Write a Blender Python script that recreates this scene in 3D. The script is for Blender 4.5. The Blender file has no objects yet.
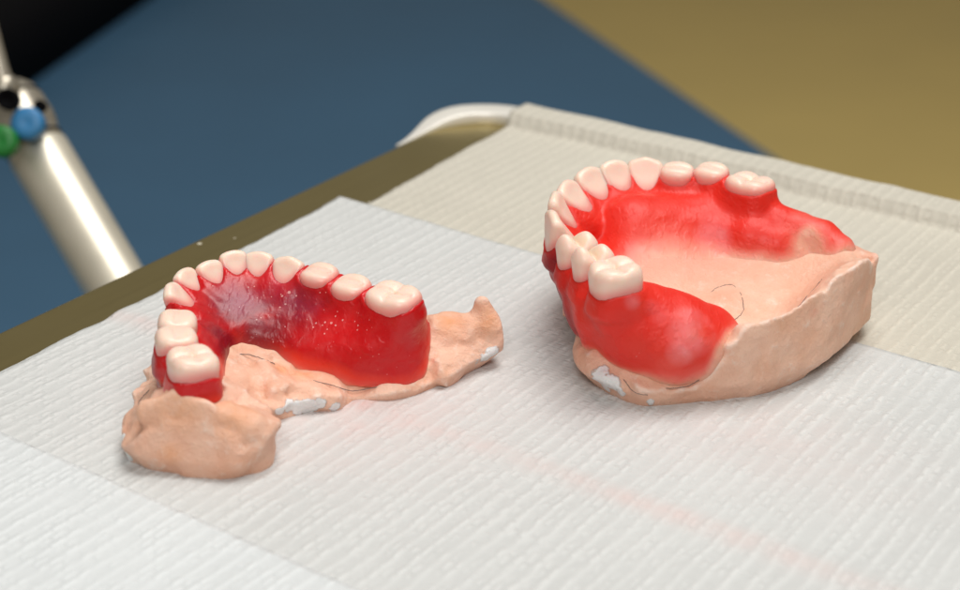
# Two wax denture try-ins on stone casts, lying on paper bibs on a metal dental tray.
# All modelling is done in millimetres and scaled to metres when the meshes are made.
import bpy, math, random
import numpy as np

random.seed(7); rng = np.random.default_rng(7)
SC = bpy.context.scene
COL = SC.collection
MM = 0.001

# ------------------------------------------------------------------ maths
_LAT = rng.random((32, 32, 32))
def vnoise(p, scale):
    """smooth value noise in -1..1 of points p (...,3) with feature size `scale` mm"""
    q = np.asarray(p, float) / scale + 100.0
    i = np.floor(q).astype(int); f = q - i; f = f*f*(3-2*f)
    out = 0
    for dx in (0, 1):
        wx = f[..., 0] if dx else 1-f[..., 0]
        for dy in (0, 1):
            wy = f[..., 1] if dy else 1-f[..., 1]
            for dz in (0, 1):
                wz = f[..., 2] if dz else 1-f[..., 2]
                out = out + wx*wy*wz*_LAT[(i[..., 0]+dx) % 32, (i[..., 1]+dy) % 32, (i[..., 2]+dz) % 32]
    return out*2-1
def sstep(a, b, x):
    t = np.clip((x-a)/(b-a), 0, 1); return t*t*(3-2*t)
def smin(a, b, k):
    h = np.clip(.5+.5*(b-a)/k, 0, 1); return b*(1-h)+a*h-k*h*(1-h)
def smax(a, b, k): return -smin(-a, -b, k)
def sd_cone(P, a, b, ra, rb):
    a = np.array(a, float); b = np.array(b, float); ab = b-a
    h = np.clip(((P-a)@ab)/max(ab@ab, 1e-9), 0, 1)
    return np.linalg.norm(P-a-h[..., None]*ab, axis=-1)-(ra+(rb-ra)*h)
def sd_poly(X, Y, poly):
    """signed distance to a closed 2D polygon"""
    d = np.full(X.shape, 1e9); ins = np.zeros(X.shape, bool); n = len(poly)
    for i in range(n):
        ax, ay = poly[i]; bx, by = poly[(i+1) % n]
        ex, ey = bx-ax, by-ay; wx, wy = X-ax, Y-ay
        t = np.clip((wx*ex+wy*ey)/(ex*ex+ey*ey+1e-12), 0, 1)
        d = np.minimum(d, (wx-ex*t)**2+(wy-ey*t)**2)
        if ay != by:
            ins ^= ((ay > Y) != (by > Y)) & (X < (bx-ax)*(Y-ay)/(by-ay)+ax)
    return np.where(ins, -1, 1)*np.sqrt(d)
def smooth_poly(pts, n=5):
    """closed Catmull-Rom through 2D points"""
    p = np.array(pts, float)[:, :2]; N = len(p); out = []
    for i in range(N):
        a, b, c, d = p[i-1], p[i], p[(i+1) % N], p[(i+2) % N]
        for k in range(n):
            t = k/n
            out.append(.5*((2*b)+(c-a)*t+(2*a-5*b+4*c-d)*t*t+(-a+3*b-3*c+d)*t**3))
    return np.array(out)
def spline(pts, n=6):
    p = np.array(pts, float); N = len(p); out = []
    for i in range(N-1):
        a, b, c, d = p[max(i-1, 0)], p[i], p[i+1], p[min(i+2, N-1)]
        for k in range(n):
            t = k/n
            out.append(.5*((2*b)+(c-a)*t+(2*a-5*b+4*c-d)*t*t+(-a+3*b-3*c+d)*t**3))
    out.append(p[-1]); return np.array(out)
class Height:
    """thin-plate height field through (x, y, z) points"""
    def __init__(s, pts, lam=0.3):
        p = np.array(pts, float); s.c = p[:, :2].mean(0); s.P = (p[:, :2]-s.c)/20
        n = len(p); r = np.linalg.norm(s.P[:, None]-s.P[None], axis=-1)
        K = np.where(r > 0, r*r*np.log(r+1e-12), 0)+lam*.02*np.eye(n)
        Q = np.hstack([np.ones((n, 1)), s.P]); A = np.zeros((n+3, n+3))
        A[:n, :n] = K; A[:n, n:] = Q; A[n:, :n] = Q.T
        s.w = np.linalg.solve(A, np.concatenate([p[:, 2], np.zeros(3)])); s.n = n
    def __call__(s, X, Y):
        x = (X-s.c[0])/20; y = (Y-s.c[1])/20; o = s.w[s.n]+s.w[s.n+1]*x+s.w[s.n+2]*y
        for i in range(s.n):
            r2 = (x-s.P[i, 0])**2+(y-s.P[i, 1])**2
            o = o+s.w[i]*.5*r2*np.log(r2+1e-12)
        return o
def grid(lo, hi, h):
    ax = [np.arange(l, u+h, h) for l, u in zip(lo, hi)]
    return ax, np.stack(np.meshgrid(*ax, indexing='ij'), -1)
def surface_nets(ax, V, relax=2):
    """quad mesh of the zero level of V on the grid axes ax"""
    nx, ny, nz = V.shape; h = ax[0][1]-ax[0][0]; S = V < 0
    acc = np.zeros((nx-1, ny-1, nz-1, 3)); cnt = np.zeros((nx-1, ny-1, nz-1))
    sl = lambda o, n: slice(o, n-1+o)
    for axis in range(3):
        o1, o2 = [a for a in range(3) if a != axis]
        for d1 in (0, 1):
            for d2 in (0, 1):
                off = [0, 0, 0]; off[o1] = d1; off[o2] = d2
                A = V[sl(off[0], nx), sl(off[1], ny), sl(off[2], nz)]
                off2 = list(off); off2[axis] = 1
                B = V[sl(off2[0], nx), sl(off2[1], ny), sl(off2[2], nz)]
                m = (A < 0) != (B < 0)
                t = np.where(m, A/np.where(m, A-B, 1), 0)
                cnt += m
                acc[..., axis] += np.where(m, t, 0); acc[..., o1] += m*d1; acc[..., o2] += m*d2
    act = cnt > 0; idx = np.full(act.shape, -1); idx[act] = np.arange(act.sum())
    cell = np.stack(np.nonzero(act), -1)
    verts = (cell+acc[act]/cnt[act][:, None])*h+np.array([a[0] for a in ax])
    quads = []
    for axis in range(3):
        o1, o2 = (axis+1) % 3, (axis+2) % 3
        A = S[tuple(slice(0, -1) if a == axis else slice(None) for a in range(3))]
        B = S[tuple(slice(1, None) if a == axis else slice(None) for a in range(3))]
        e = np.stack(np.nonzero(A != B), -1)
        e = e[(e[:, o1] > 0) & (e[:, o2] > 0) & (e[:, o1] < V.shape[o1]-1) & (e[:, o2] < V.shape[o2]-1)]
        flip = A[e[:, 0], e[:, 1], e[:, 2]]
        def at(a, b):
            c = e.copy(); c[:, o1] -= a; c[:, o2] -= b
            return idx[c[:, 0], c[:, 1], c[:, 2]]
        q = np.stack([at(1, 1), at(0, 1), at(0, 0), at(1, 0)], -1)
        q[~flip] = q[~flip][:, ::-1]
        quads.append(q)
    F = np.concatenate(quads)
    for it in range(relax):           # taubin smoothing
        for lam in (.5, -.52):
            s = np.zeros_like(verts); c = np.zeros(len(verts))
            for k in range(4):
                a, b = F[:, k], F[:, (k+1) % 4]
                for d in range(3):
                    s[:, d] += np.bincount(a, verts[b, d], len(verts))+np.bincount(b, verts[a, d], len(verts))
                c += np.bincount(a, minlength=len(verts))+np.bincount(b, minlength=len(verts))
            verts = verts+lam*(s/np.maximum(c, 1)[:, None]-verts)
    return verts, F

# ------------------------------------------------------------------ scene helpers
def mesh_obj(name, verts, faces, mat, parent=None, origin=(0, 0, 0), smooth=True, attrs=None):
    v = (np.asarray(verts, float)-np.array(origin))*MM
    me = bpy.data.meshes.new(name)
    me.from_pydata(v.tolist(), [], [list(map(int, f)) for f in faces]); me.update()
    if smooth: me.polygons.foreach_set('use_smooth', [True]*len(me.polygons))
    for k, a in (attrs or {}).items():
        at = me.attributes.new(k, 'FLOAT', 'POINT'); at.data.foreach_set('value', np.asarray(a, np.float32))
    me.materials.append(mat)
    o = bpy.data.objects.new(name, me); COL.objects.link(o)
    if parent is not None: o.parent = parent
    else: o.location = [c*MM for c in origin]
    return o
def thing(name, loc, label, cat, group=None):
    o = bpy.data.objects.new(name, None); COL.objects.link(o)
    o.location = [c*MM for c in loc]; o.empty_display_size = .01
    o['label'] = label; o['category'] = cat
    if group: o['group'] = group
    return o
def tag(o, label=None, cat=None, group=None, kind=None):
    for k, v in (('label', label), ('category', cat), ('group', group), ('kind', kind)):
        if v: o[k] = v
    return o
def new_mat(name):
    m = bpy.data.materials.new(name); m.use_nodes = True
    nt = m.node_tree; b = nt.nodes['Principled BSDF']
    return m, nt, b
def node(nt, typ, **kw):
    n = nt.nodes.new(typ)
    for k, v in kw.items():
        if k in n.inputs.keys(): n.inputs[k].default_value = v
        else: setattr(n, k, v)
    return n
def link(nt, a, ao, b, bi): nt.links.new(a.outputs[ao], b.inputs[bi])
def noise(nt, vec, scale, detail=3, rough=.55, out='Fac'):
    n = node(nt, 'ShaderNodeTexNoise'); n.inputs['Scale'].default_value = scale
    n.inputs['Detail'].default_value = detail; n.inputs['Roughness'].default_value = rough
    nt.links.new(vec, n.inputs['Vector']); return n.outputs[out]
def ramp(nt, val, p0, p1, c0=(0, 0, 0, 1), c1=(1, 1, 1, 1)):
    r = node(nt, 'ShaderNodeValToRGB'); e = r.color_ramp.elements
    e[0].position, e[1].position = p0, p1; e[0].color, e[1].color = c0, c1
    nt.links.new(val, r.inputs['Fac']); return r.outputs['Color']
def mixc(nt, fac, a, b):
    m = node(nt, 'ShaderNodeMix', data_type='RGBA')
    for s, v in ((0, fac), (6, a), (7, b)):
        if isinstance(v, bpy.types.NodeSocket): nt.links.new(v, m.inputs[s])
        else: m.inputs[s].default_value = v
    return m.outputs[2]
def mth(nt, op, a, b=0.0, c=None):
    m = node(nt, 'ShaderNodeMath', operation=op)
    for s, v in ((0, a), (1, b), (2, c)):
        if v is None: continue
        if isinstance(v, bpy.types.NodeSocket): nt.links.new(v, m.inputs[s])
        else: m.inputs[s].default_value = v
    return m.outputs[0]
def bump(nt, bsdf, h, strength, dist):
    b = node(nt, 'ShaderNodeBump'); b.inputs['Strength'].default_value = strength; b.inputs['Distance'].default_value = dist
    nt.links.new(h, b.inputs['Height']); nt.links.new(b.outputs['Normal'], bsdf.inputs['Normal']); return b
def attr(nt, name):
    a = node(nt, 'ShaderNodeAttribute'); a.attribute_name = name; return a.outputs['Fac']
def objco(nt): return node(nt, 'ShaderNodeTexCoord').outputs['Object']
def sss(b, w, radius, scale):
    b.inputs['Subsurface Weight'].default_value = w
    b.inputs['Subsurface Radius'].default_value = radius
    b.inputs['Subsurface Scale'].default_value = scale

# ------------------------------------------------------------------ materials
def wax_material(name, deep, thin_col, sheen_col, coat, rough):
    m, nt, b = new_mat(name); co = objco(nt)
    th = attr(nt, 'thickness')
    n1 = noise(nt, co, 140, 3)
    n2 = noise(nt, co, 420, 4)
    # wax grows paler as it thins out over the stone
    f = mth(nt, 'ADD', th, mth(nt, 'MULTIPLY', mth(nt, 'SUBTRACT', n1, .5), .22))
    r = node(nt, 'ShaderNodeValToRGB'); e = r.color_ramp.elements
    e[0].position = 0.0; e[0].color = thin_col
    e[1].position = .9; e[1].color = deep
    k = e.new(.14); k.color = (.82, .27, .20, 1)
    k = e.new(.38); k.color = (.80, .085, .06, 1)
    k = e.new(.6); k.color = (.77, .034, .016, 1)
    nt.links.new(f, r.inputs['Fac'])
    c = mixc(nt, mth(nt, 'MULTIPLY', ramp(nt, n2, .45, .75), .12), r.outputs['Color'], (.80, .10, .09, 1))
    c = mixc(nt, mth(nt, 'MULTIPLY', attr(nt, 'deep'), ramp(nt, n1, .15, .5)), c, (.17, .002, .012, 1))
    bl = mth(nt, 'MULTIPLY', attr(nt, 'sheen_paint'), ramp(nt, n1, .30, .62))  # soft highlights and ceiling reflections painted into the wax colour
    c = mixc(nt, bl, c, sheen_col)
    # dust and bubbles
    v = node(nt, 'ShaderNodeTexVoronoi'); v.inputs['Scale'].default_value = 950
    nt.links.new(co, v.inputs['Vector'])
    spk = mth(nt, 'LESS_THAN', v.outputs['Distance'], mth(nt, 'MULTIPLY', attr(nt, 'dust'),
              mth(nt, 'MULTIPLY', ramp(nt, noise(nt, co, 260, 2), .38, .75), .30)))
    c = mixc(nt, mth(nt, 'MULTIPLY', spk, .5), c, (.95, .62, .58, 1))
    nt.links.new(c, b.inputs['Base Color'])
    nt.links.new(mth(nt, 'MULTIPLY_ADD', n2, .3, rough), b.inputs['Roughness'])
    b.inputs['Specular IOR Level'].default_value = .4
    sss(b, .5, (1.0, .10, .06), .0018)
    b.inputs['Coat Weight'].default_value = coat; b.inputs['Coat Roughness'].default_value = .2
    h = mth(nt, 'ADD', mth(nt, 'MULTIPLY', noise(nt, co, 230, 5, .55), 1.3), mth(nt, 'MULTIPLY', spk, .25))
    mp = node(nt, 'ShaderNodeMapping'); mp.inputs['Scale'].default_value = (1, .22, 1); mp.inputs['Rotation'].default_value = (.3, .2, .9); nt.links.new(co, mp.inputs['Vector'])
    h = mth(nt, 'ADD', h, mth(nt, 'MULTIPLY', ramp(nt, noise(nt, mp.outputs[0], 520, 2), .50, .62), .30))
    bump(nt, b, h, .35, .0007)
    return m
M_WAXL = wax_material('red_wax_dark', (.60, .004, .007, 1), (.80, .22, .20, 1), (.42, .09, .20, 1), .14, .22)
M_WAXU = wax_material('red_wax_bright', (.76, .022, .010, 1), (.79, .40, .29, 1), (.88, .30, .32, 1), .06, .36)

def tooth_material():
    m, nt, b = new_mat('cream_acrylic'); co = objco(nt)
    g = attr(nt, 'gum'); n = noise(nt, co, 300, 3)
    base = mixc(nt, n, (.86, .635, .525, 1), (.90, .71, .60, 1))
    base = mixc(nt, attr(nt, 'cusp'), base, (.80, .63, .45, 1))
    nt.links.new(mixc(nt, g, base, (.86, .24, .22, 1)), b.inputs['Base Color'])
    b.inputs['Roughness'].default_value = .36
    sss(b, .75, (1.0, .45, .32), .0022)
    bump(nt, b, noise(nt, co, 500, 3), .12, .0004)
    return m
M_TOOTH = tooth_material()

def cast_material(name, c_lo, c_hi):
    m, nt, b = new_mat(name); co = objco(nt)
    n1 = noise(nt, co, 90, 5, .62); n2 = noise(nt, co, 330, 6, .7); n3 = noise(nt, co, 55, 3)
    c = mixc(nt, ramp(nt, n1, .36, .62), c_lo, c_hi)
    c = mixc(nt, mth(nt, 'MULTIPLY', ramp(nt, n3, .55, .72), .35), c, (.80, .42, .24, 1))
    c = mixc(nt, mth(nt, 'MULTIPLY', ramp(nt, n2, .56, .68), .6), c, (.88, .70, .60, 1))
    n4 = noise(nt, co, 480, 6, .75)
    c = mixc(nt, mth(nt, 'MULTIPLY', ramp(nt, n4, .62, .76), .22), c, (.50, .25, .16, 1))
    edge = attr(nt, 'edge')      # worn pale arrises
    c = mixc(nt, mth(nt, 'MULTIPLY', mth(nt, 'MULTIPLY', edge, .65), ramp(nt, n2, .3, .6)), c, (.90, .76, .68, 1))
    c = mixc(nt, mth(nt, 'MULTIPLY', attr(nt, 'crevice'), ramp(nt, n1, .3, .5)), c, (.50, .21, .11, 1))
    c = mixc(nt, attr(nt, 'film'), c, (.79, .38, .28, 1))
    c = mixc(nt, mth(nt, 'MULTIPLY', attr(nt, 'orange'), ramp(nt, n2, .25, .6)), c, (.80, .36, .17, 1))
    st = mth(nt, 'MULTIPLY', attr(nt, 'stain'), ramp(nt, n2, .35, .6))
    c = mixc(nt, st, c, (.60, .10, .06, 1))
    wh = ramp(nt, mth(nt, 'ADD', attr(nt, 'plaster'), mth(nt, 'MULTIPLY', mth(nt, 'SUBTRACT', n2, .5), .9)), .46, .54)
    c = mixc(nt, wh, c, (.84, .84, .84, 1))
    nt.links.new(c, b.inputs['Base Color'])
    b.inputs['Roughness'].default_value = .55
    sss(b, .15, (1, .5, .35), .0005)
    h = mth(nt, 'ADD', mth(nt, 'MULTIPLY', n1, 1.0), mth(nt, 'MULTIPLY', n2, .7))
    h = mth(nt, 'ADD', h, mth(nt, 'MULTIPLY', wh, .4))
    bump(nt, b, h, .7, .0013)
    return m
M_CASTL = cast_material('salmon_stone', (.77, .42, .285, 1), (.87, .565, .425, 1))
M_CASTU = cast_material('pink_stone', (.78, .435, .30, 1), (.87, .56, .42, 1))

def paper_material(name, col, pink):
    m, nt, b = new_mat(name); co = objco(nt)          # object x = across the ribs, y = along the ribs
    sp = node(nt, 'ShaderNodeSeparateXYZ'); nt.links.new(co, sp.inputs[0])
    X, Y = sp.outputs[0], sp.outputs[1]
    warp = mth(nt, 'MULTIPLY', mth(nt, 'SUBTRACT', noise(nt, co, 60, 2), .5), .0020)
    Xw = mth(nt, 'ADD', X, warp)
    rib = mth(nt, 'SINE', mth(nt, 'MULTIPLY', Xw, 2*math.pi/.0034))
    rgate = ramp(nt, noise(nt, co, 75, 3), .30, .62, (.35, .35, .35, 1))
    rib = mth(nt, 'POWER', mth(nt, 'MULTIPLY_ADD', rib, .5, .5), 2.6)
    rib = mth(nt, 'MULTIPLY', rib, rgate)
    rn = noise(nt, co, 420, 3)
    br = node(nt, 'ShaderNodeTexBrick'); br.offset = .5; br.offset_frequency = 2; br.squash = 1
    mp = node(nt, 'ShaderNodeMapping'); mp.inputs['Rotation'].default_value = (0, 0, math.pi/2)
    wv = node(nt, 'ShaderNodeVectorMath', operation='MULTIPLY_ADD')
    nz = noise(nt, co, 330, 2, .5, 'Color'); nt.links.new(nz, wv.inputs[0]); wv.inputs[1].default_value = (.0009, .0009, 0); nt.links.new(co, wv.inputs[2])
    nt.links.new(wv.outputs[0], mp.inputs['Vector']); nt.links.new(mp.outputs[0], br.inputs['Vector'])
    for k_, v_ in (('Scale', 1.0), ('Mortar Size', .0007), ('Mortar Smooth', 1.0), ('Brick Width', .0034), ('Row Height', .0017)): br.inputs[k_].default_value = v_
    dash = mth(nt, 'SUBTRACT', 1.0, br.outputs['Fac'])
    gate = ramp(nt, noise(nt, co, 240, 2), .42, .62)
    fine = mth(nt, 'MULTIPLY_ADD', mth(nt, 'SINE', mth(nt, 'MULTIPLY', Y, 2*math.pi/.0009)), .5, .5)
    h = mth(nt, 'MULTIPLY', rib, mth(nt, 'MULTIPLY_ADD', noise(nt, co, 150, 3), 1.0, .25))
    h = mth(nt, 'ADD', h, mth(nt, 'MULTIPLY', mth(nt, 'MULTIPLY', dash, gate), 1.0))
    h = mth(nt, 'ADD', h, mth(nt, 'MULTIPLY', mth(nt, 'MULTIPLY', fine, rn), .2))
    h = mth(nt, 'ADD', h, mth(nt, 'MULTIPLY', noise(nt, co, 900, 4, .7), .4))
    bl = mth(nt, 'ADD', mth(nt, 'MULTIPLY', noise(nt, co, 25, 2), .6), mth(nt, 'MULTIPLY', noise(nt, co, 700, 4), .4))
    c = mixc(nt, ramp(nt, bl, .35, .65), [x*.91 for x in col[:3]]+[1], col)
    tex = mth(nt, 'ADD', mth(nt, 'MULTIPLY', rib, .55), mth(nt, 'MULTIPLY', mth(nt, 'MULTIPLY', dash, gate), .5))
    c = mixc(nt, ramp(nt, tex, .0, .8), c, [min(1, x*1.12) for x in col[:3]]+[1])
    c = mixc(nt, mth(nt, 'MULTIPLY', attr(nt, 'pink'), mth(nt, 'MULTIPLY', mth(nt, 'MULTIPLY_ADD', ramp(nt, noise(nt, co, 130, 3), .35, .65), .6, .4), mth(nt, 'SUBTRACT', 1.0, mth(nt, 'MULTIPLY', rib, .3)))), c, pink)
    nt.links.new(c, b.inputs['Base Color'])
    b.inputs['Roughness'].default_value = .8; b.inputs['Specular IOR Level'].default_value = .25
    bump(nt, b, h, .42, .0006)
    return m
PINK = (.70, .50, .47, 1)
M_PAPF = paper_material('paper_beige', (.575, .55, .475, 1), PINK)
M_PAPM = paper_material('paper_white', (.585, .60, .595, 1), PINK)
M_PAPN = paper_material('paper_cool', (.63, .66, .67, 1), PINK)

def simple(name, col, rough, metal=0., coat=0., nscale=None, nstr=.1, var=.12):
    m, nt, b = new_mat(name); co = objco(nt)
    n = noise(nt, co, nscale or 60, 4)
    nt.links.new(mixc(nt, n, [c*(1-var) for c in col]+[1], [min(1, c*(1+var)) for c in col]+[1]), b.inputs['Base Color'])
    b.inputs['Metallic'].default_value = metal; b.inputs['Coat Weight'].default_value = coat
    nt.links.new(mth(nt, 'MULTIPLY_ADD', n, .15, rough-.07), b.inputs['Roughness'])
    bump(nt, b, n, nstr, .0005)
    return m
def tray_material():
    m, nt, b = new_mat('brushed_steel'); co = objco(nt)
    mp = node(nt, 'ShaderNodeMapping'); mp.inputs['Scale'].default_value = (900, 12, 12); nt.links.new(co, mp.inputs['Vector'])
    br = noise(nt, mp.outputs[0], 1, 4)
    n = noise(nt, co, 40, 4)
    c = mixc(nt, n, (.50, .41, .18, 1), (.56, .47, .23, 1))  # tan reflection of the surroundings put into the base colour
    v = node(nt, 'ShaderNodeTexVoronoi'); v.inputs['Scale'].default_value = 160; nt.links.new(co, v.inputs['Vector'])
    d = mth(nt, 'LESS_THAN', v.outputs['Distance'], mth(nt, 'MULTIPLY', ramp(nt, noise(nt, co, 120, 2), .55, .8), .12))
    c = mixc(nt, mth(nt, 'MULTIPLY', d, .6), c, (.8, .78, .7, 1))
    nt.links.new(c, b.inputs['Base Color'])
    nt.links.new(mth(nt, 'SUBTRACT', 1.0, mth(nt, 'MULTIPLY', d, .9)), b.inputs['Metallic'])
    nt.links.new(mth(nt, 'MULTIPLY_ADD', br, .08, .30), b.inputs['Roughness'])
    bump(nt, b, br, .015, .0001)
    return m
M_TRAY = tray_material()
M_RIM = simple('polished_rim', (.80, .78, .72), .3, .15)
M_ALU = simple('satin_aluminium', (.84, .79, .66), .40, .6, nscale=120, nstr=.03, var=.05)
M_HEAD = simple('chrome_head', (.50, .46, .38), .3, .7, nscale=150, nstr=.05)
M_BLUE = simple('blue_button', (.04, .22, .48), .4)
M_GREEN = simple('green_button', (.01, .20, .03), .4)
M_DARK = simple('dark_rubber', (.004, .004, .005), .9)
M_DARK.node_tree.nodes['Principled BSDF'].inputs['Specular IOR Level'].default_value = .1
M_VINYL = simple('blue_vinyl', (.050, .130, .225), .55, nscale=9, nstr=.05, var=.10)
M_FLOOR = simple('tan_floor', (.76, .57, .20), .55, nscale=7, nstr=.02, var=.06)
M_PENCIL = simple('graphite', (.16, .12, .11), .5)

# ------------------------------------------------------------------ teeth
def tooth_sdf(kind, u, v, w, md, bl, h):
    t = np.clip(-w/h, -.2, 1)
    if kind in ('incisor', 'canine'):
        tt = np.clip(t, 0, 1)
        hu = md/2*1.05*(1-.20*tt**1.4)
        hv = 1.05+(bl/2-1.05)*sstep(0, .8, tt)
        v0 = -(bl/2-1.05)*sstep(0, .85, tt)*.9
        vv = v-v0
        r = np.minimum(hu, hv)*.8
        qx = np.abs(u)-hu+r; qy = np.abs(vv)-hv+r
        d = np.sqrt(np.maximum(qx, 0)**2+np.maximum(qy, 0)**2)+np.minimum(np.maximum(qx, qy), 0)-r
        top = w+(.085*u*u if kind == 'incisor' else .36*np.sqrt(u*u+.5)-.25)
        d = smax(d, top*.9, 1.3)
    else:
        tt = np.clip(t, 0, 1)
        hu = md/2*(1-.16*tt)*(1-.10*sstep(.25, -.1, t)); hv = bl/2*(1-.10*tt)*(1-.14*sstep(.3, -.1, t))
        e = 2.9 if kind == 'molar' else 2.7
        rr = (np.abs(u/hu)**e+np.abs(v/hv)**e+1e-9)**(1/e)
        d = (rr-1)*np.minimum(hu, hv)
        if kind == 'molar':
            cs = [(-.24*md, .25*bl, 1.), (.24*md, .25*bl, .9), (-.24*md, -.24*bl, .95), (.24*md, -.24*bl, .85)]; s = .22*md; dep = .95
        elif kind == 'premolar_sharp':
            cs = [(0, .27*bl, 1.05), (0, -.25*bl, .85)]; s = .20*bl; dep = 3.0
        else:
            cs = [(0, .25*bl, 1.), (0, -.22*bl, .62)]; s = .26*bl; dep = 1.0
        g = 0
        for cu, cv, a in cs:
            g = np.maximum(g, a*np.exp(-(((u-cu)**2)*(1 if kind == 'molar' else .55)+(v-cv)**2)/(2*s*s))) if not np.isscalar(g) else a*np.exp(-(((u-cu)**2)*(1 if kind == 'molar' else .55)+(v-cv)**2)/(2*s*s))
        if kind == 'molar':      # fissures between the cusps
            g = g-.34*np.exp(-((v+.25*np.sin(u*1.3))/.5)**2)*(np.abs(u) < md*.36)-.30*np.exp(-((u-.2*np.sin(v))/.45)**2)*sstep(bl*.5, bl*.3, np.abs(v))
        else:
            g = g-.22*np.exp(-((v-.04*bl)/.4)**2)*(np.abs(u) < md*.34)
        d = smax(d, (w+dep*(1-g))*.8, 1.2)
    return smax(d, -w-h, 1.0)

class Tooth:
    def __init__(s, kind, pos, n, tilt, md, bl, h, gum, lift=0):
        s.kind, s.md, s.bl, s.h, s.gum = kind, md, bl, h, gum
        n = np.array([n[0], n[1], 0.]); n /= np.linalg.norm(n)
        a = math.radians(tilt)
        s.w = np.array([0, 0, 1.])*math.cos(a)+n*math.sin(a)
        s.v = n*math.cos(a)-np.array([0, 0, 1.])*math.sin(a)
        s.u = np.cross(s.v, s.w); s.pos = np.array(pos, float)+np.array([0, 0, lift+(.9 if kind in ('incisor', 'canine') else .3)])
    def local(s, P):
        q = P-s.pos; return q@s.u, q@s.v, q@s.w
    def cut(s, u, v):     # gum line height along the crown (scalloped, higher between teeth)
        return -s.gum+(2.6 if s.kind in ('incisor', 'canine') else 1.3)*np.clip(u/(s.md/2), -1.15, 1.15)**2
    def mesh(s):
        ax, G = grid((-s.md/2-1.5, -s.bl/2-1.8, -s.h-.8), (s.md/2+1.5, s.bl/2+1.8, 1.6), .26)
        V = tooth_sdf(s.kind, G[..., 0], G[..., 1], G[..., 2], s.md, s.bl, s.h)
        V = V+.05*vnoise(G+s.pos, 2.2)
        vt, F = surface_nets(ax, V, 2)
        c = s.cut(vt[:, 0], vt[:, 1])
        gum = (sstep(2.9, 0.1, vt[:, 2]-c)**1.5)*.85
        cusp = sstep(-.4, -1.3, vt[:, 2])*(np.hypot(vt[:, 0]/s.md, vt[:, 1]/s.bl) < .33)*.6 if 'molar' in s.kind else np.zeros(len(vt))
        return s.pos+vt[:, :1]*s.u+vt[:, 1:2]*s.v+vt[:, 2:]*s.w, F, gum, cusp
    def collar(s, P, infl=.75):
        u, v, w = s.local(P)
        c = s.cut(u, v); dep = np.maximum(0, c-w)
        d = tooth_sdf(s.kind, u, v, np.clip(w, -s.h+2, -1.5), s.md, s.bl, s.h)-(.28+.55*sstep(0, 3.5, dep))*sstep(7.5, 4, dep)
        return smax(smax(d, w-c, .5), -s.h-w, 1.)

def arch_normals(pts, centre):
    p = np.array(pts); out = []
    for i in range(len(p)):
        t = p[min(i+1, len(p)-1)]-p[max(i-1, 0)]
        n = np.array([-t[1], t[0]]); n /= np.linalg.norm(n)
        if n@(p[i]-centre) < 0: n = -n
        out.append(n)
    return np.array(out)

def add_collars(V, ax, G, teeth, k=2.0):
    for t in teeth:
        c = t.pos-t.w*4; R = 10.5
        sl = tuple(slice(max(0, int((c[i]-R-ax[i][0])/(ax[i][1]-ax[i][0]))), max(0, int((c[i]+R-ax[i][0])/(ax[i][1]-ax[i][0])))) for i in range(3))
        V[sl] = smin(V[sl], t.collar(G[sl]), k)
    return V

def curve_tube(name, pts, r, mat, parent, origin, sides=5):
    p = np.array(pts, float); V = []; F = []
    for i in range(len(p)):
        t = p[min(i+1, len(p)-1)]-p[max(i-1, 0)]; t /= np.linalg.norm(t)+1e-9
        a = np.cross(t, [0, 0, 1.]); a /= np.linalg.norm(a)+1e-9; b = np.cross(a, t)
        rr = r*(.75+.35*random.random())
        jit = .16*(random.random()-.5)
        for k in range(sides):
            an = 2*math.pi*k/sides; V.append(p[i]+jit*a+rr*(a*math.cos(an)+b*math.sin(an)))
    for i in range(len(p)-1):
        for k in range(sides):
            F.append((i*sides+k, i*sides+(k+1) % sides, (i+1)*sides+(k+1) % sides, (i+1)*sides+k))
    return mesh_obj(name, V, F, mat, parent, origin)

# ================================================================== LOWER (left) SET
L = [(-50.85, 257.77, 20.60), (-55.32, 266.39, 20.40), (-56.61, 275.03, 20.00), (-57.77, 285.48, 20.00), (-57.06, 291.89, 20.00), (-53.45, 295.51, 20.50), (-49.42, 299.36, 20.50), (-44.27, 299.85, 20.50), (-38.21, 297.43, 20.50), (-31.78, 294.23, 20.00), (-25.16, 290.03, 20.00), (-16.71, 284.59, 20.00)]
LK = ['molar', 'premolar', 'premolar', 'canine', 'incisor', 'incisor', 'incisor', 'incisor', 'canine', 'premolar', 'premolar', 'molar']
LS = [(9.8, 9.0, 9, 4.6), (8.0, 8.0, 9, 4.2), (8.2, 7.6, 9, 4.2), (6.6, 6.4, 10, 5.2), (6.0, 5.8, 10, 4.9), (5.7, 5.6, 10, 4.8), (5.7, 5.6, 10, 4.9), (6.0, 5.8, 10, 5.0), (6.7, 6.4, 10, 5.0), (7.8, 7.4, 9, 2.8), (7.9, 7.6, 9, 3.0), (11.1, 9.2, 9, 3.2)]
Lxy = np.array(L)[:, :2]
LN = arch_normals(Lxy, np.array([-33., 272.]))
LT = []
for i, (k, p) in enumerate(zip(LK, L)):
    tilt = {'incisor': 14, 'canine': 10, 'premolar': -2, 'molar': -4}[k]
    md, bl, h, g = LS[i]
    sh = (0, 0, 0, 2.2, 1.6, 1.0, .6, .6, .8, 0, 0, 0)[i]
    LT.append(Tooth(k, (p[0]+LN[i][0]*sh, p[1]+LN[i][1]*sh, p[2]), LN[i], tilt, md, bl, h, g, .3*math.sin(i*2.3)))

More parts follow.
